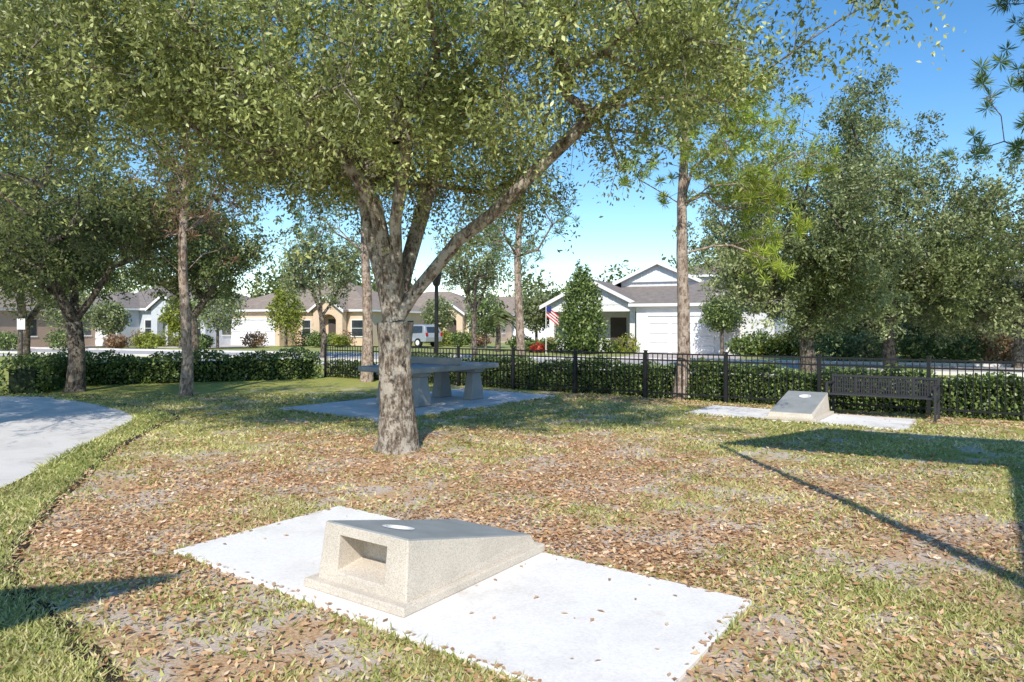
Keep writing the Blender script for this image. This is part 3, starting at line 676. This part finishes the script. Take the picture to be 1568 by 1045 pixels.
tanhouse('grey_house',(-31,58,0),-.3,12.5,M_gw,M_rg,-1,M_gar,3.1,2.6)
tanhouse('brown_house',(-42.5,51,0),-.35,12,M_br,M_rb,1,M_garb)
tanhouse('grey_house',(40,38,0),-.45,13,M_gw,M_rg,-1)
# ------------------------------------------------------------------ suv
def suv(loc,rz):
    e=empty('parked_suv',loc,rz); Mb=flat('car_paint',(.32,.35,.39),.03,rough=.3,bs=0,spec=.6); Mt=flat('tyre',(.02,.02,.02)); Mr=flat('tail_lamp',(.4,.02,.02))
    prof=[(-2.25,.4),(-2.3,.75),(-2.2,1.05),(-2.0,1.62),(-1.6,1.72),(.3,1.7),(1.1,1.12),(2.1,.98),(2.25,.7),(2.2,.4)]
    V=[];n=len(prof)
    for s in (-1,1):
        for x,z in prof: w=.92 if z<1.1 else .74; V.append((s*w,x,z))
    F=[tuple(range(n))[::-1],tuple(range(n,2*n))]+[(i,(i+1)%n,n+(i+1)%n,n+i) for i in range(n)]
    o=obj('body',V,F,Mb,e); b=o.modifiers.new('b','BEVEL'); b.width=.06; b.segments=3
    obj('rear_window',[(-.66,-2.215,1.12),(.66,-2.215,1.12),(.6,-2.04,1.55),(-.6,-2.04,1.55)],[(0,1,2,3)],M_glass,e)
    for s in (-1,1):
        obj('side_windows',[(s*.90,-1.9,1.14),(s*.90,.9,1.14),(s*.77,.3,1.6),(s*.77,-1.8,1.6)],[(0,1,2,3)],M_glass,e)
        box('tail_lamp',min(s*.7,s*.88),max(s*.7,s*.88),-2.33,-2.25,.85,1.1,Mr,e)
        for y in (-1.45,1.4):
            A=Acc(); A.tube([(s*.72,y,.34),(s*.95,y,.34)],[.34,.34],18,True); A.make('wheel',Mt,e)
            A=Acc(); A.tube([(s*.94,y,.34),(s*.96,y,.34)],[.2,.2],12,True); A.make('hubcap',M_trim,e)
suv((-7.7,56,.02),.9)
# ------------------------------------------------------------------ lamp, sign, palm
le=empty('street_lamp',(-3.05,29,0)); A=Acc()
A.tube([(0,0,0),(0,0,.3),(0,0,.35),(0,0,3.2)],[.16,.14,.09,.075],12,True); A.tube([(0,0,3.2),(0,0,3.3),(0,0,3.7)],[.07,.15,.21],8,True); A.tube([(0,0,3.7),(0,0,3.82),(0,0,4.0)],[.29,.17,.02],8,True); A.make('post_and_lantern',M_black,le)
se=empty('street_sign',(-15.9,23.3,0)); A=Acc(); A.tube([(0,0,0),(0,0,1.9)],[.03,.03],6,True); A.make('post',M_bench,se); box('sign_plate',-.13,.13,-.045,-.03,1.5,1.85,M_white,se)
pe=empty('palm_tree',(-.9,45,0)); A=Acc(); A.tube([(0,0,0),(.05,0,1.0),(0,0,2.1)],[.2,.15,.13],9); A.make('trunk',M_barkd,pe,True)
C=[];D=[]
for k in range(26):
    a=rng.uniform(0,6.28); el=rng.uniform(-.1,1.2); L=1.6
    for j in range(26):
        f=j/25; r=L*f*math.cos(el)*(1-.1*f); z=2.1+L*f*math.sin(el)-1.0*f*f
        for s in (-1,1):
            C.append((math.cos(a)*r-s*math.sin(a)*.16,math.sin(a)*r+s*math.cos(a)*.16,z-.07)); D.append((-s*math.sin(a)+.5*math.cos(a),s*math.cos(a)+.5*math.sin(a),-.5))
leaves('fronds',np.array(C),.42,.06,M_leafd,pe,np.array(D))
C=[]
for k in range(46):
    x=-95+k*4.4+random.uniform(-1.5,1.5); y=98+random.uniform(-8,10); hh=random.uniform(5,11); r=random.uniform(2.5,4.2); n=900
    d=unit(rng.normal(size=(n,3)))*rng.uniform(.4,1.05,(n,1))*(1+.2*np.sin(rng.normal(size=(n,1))*3)); C.append(d*np.array([r,r,hh*.42])+np.array([x,y,hh*.6]))
leaves('distant_trees',np.vstack(C),.65,.35,M_leafd)
# ------------------------------------------------------------------ light
el=math.radians(41); sx,sy=-.05,-1.; n_=math.hypot(sx,sy); sv=Vector((sx/n_*math.cos(el),sy/n_*math.cos(el),math.sin(el)))
sl=bpy.data.lights.new('sun','SUN'); sl.energy=5; sl.angle=math.radians(.5); sl.color=(1,.94,.84)
so=bpy.data.objects.new('sun',sl); so.rotation_euler=(-sv).to_track_quat('-Z','Y').to_euler(); col.objects.link(so)
w=bpy.data.worlds.new('World'); sc.world=w; w.use_nodes=True; nt=w.node_tree
sk=nt.nodes.new('ShaderNodeTexSky'); sk.sky_type='NISHITA'; sk.sun_disc=False; sk.sun_elevation=el; sk.sun_rotation=math.atan2(sv.x,sv.y)
sk.air_density=1.; sk.dust_density=.1; sk.ozone_density=2.
hs=nt.nodes.new('ShaderNodeHueSaturation'); hs.inputs['Saturation'].default_value=1.3; hs.inputs['Value'].default_value=1.25
nt.links.new(sk.outputs[0],hs.inputs['Color'])
nt.links.new(hs.outputs[0],nt.nodes['Background'].inputs[0]); nt.nodes['Background'].inputs[1].default_value=.15
cam=bpy.data.cameras.new('camera'); co=bpy.data.objects.new('camera',cam); col.objects.link(co); sc.camera=co
co.location=(0,0,1.6); co.rotation_euler=(math.radians(90),0,0); cam.lens=25.25; cam.sensor_width=36; cam.shift_y=-.0143; cam.clip_end=1500; cam.clip_start=.05
sc.view_settings.view_transform='Standard'; sc.view_settings.look='None'; sc.view_settings.exposure=0
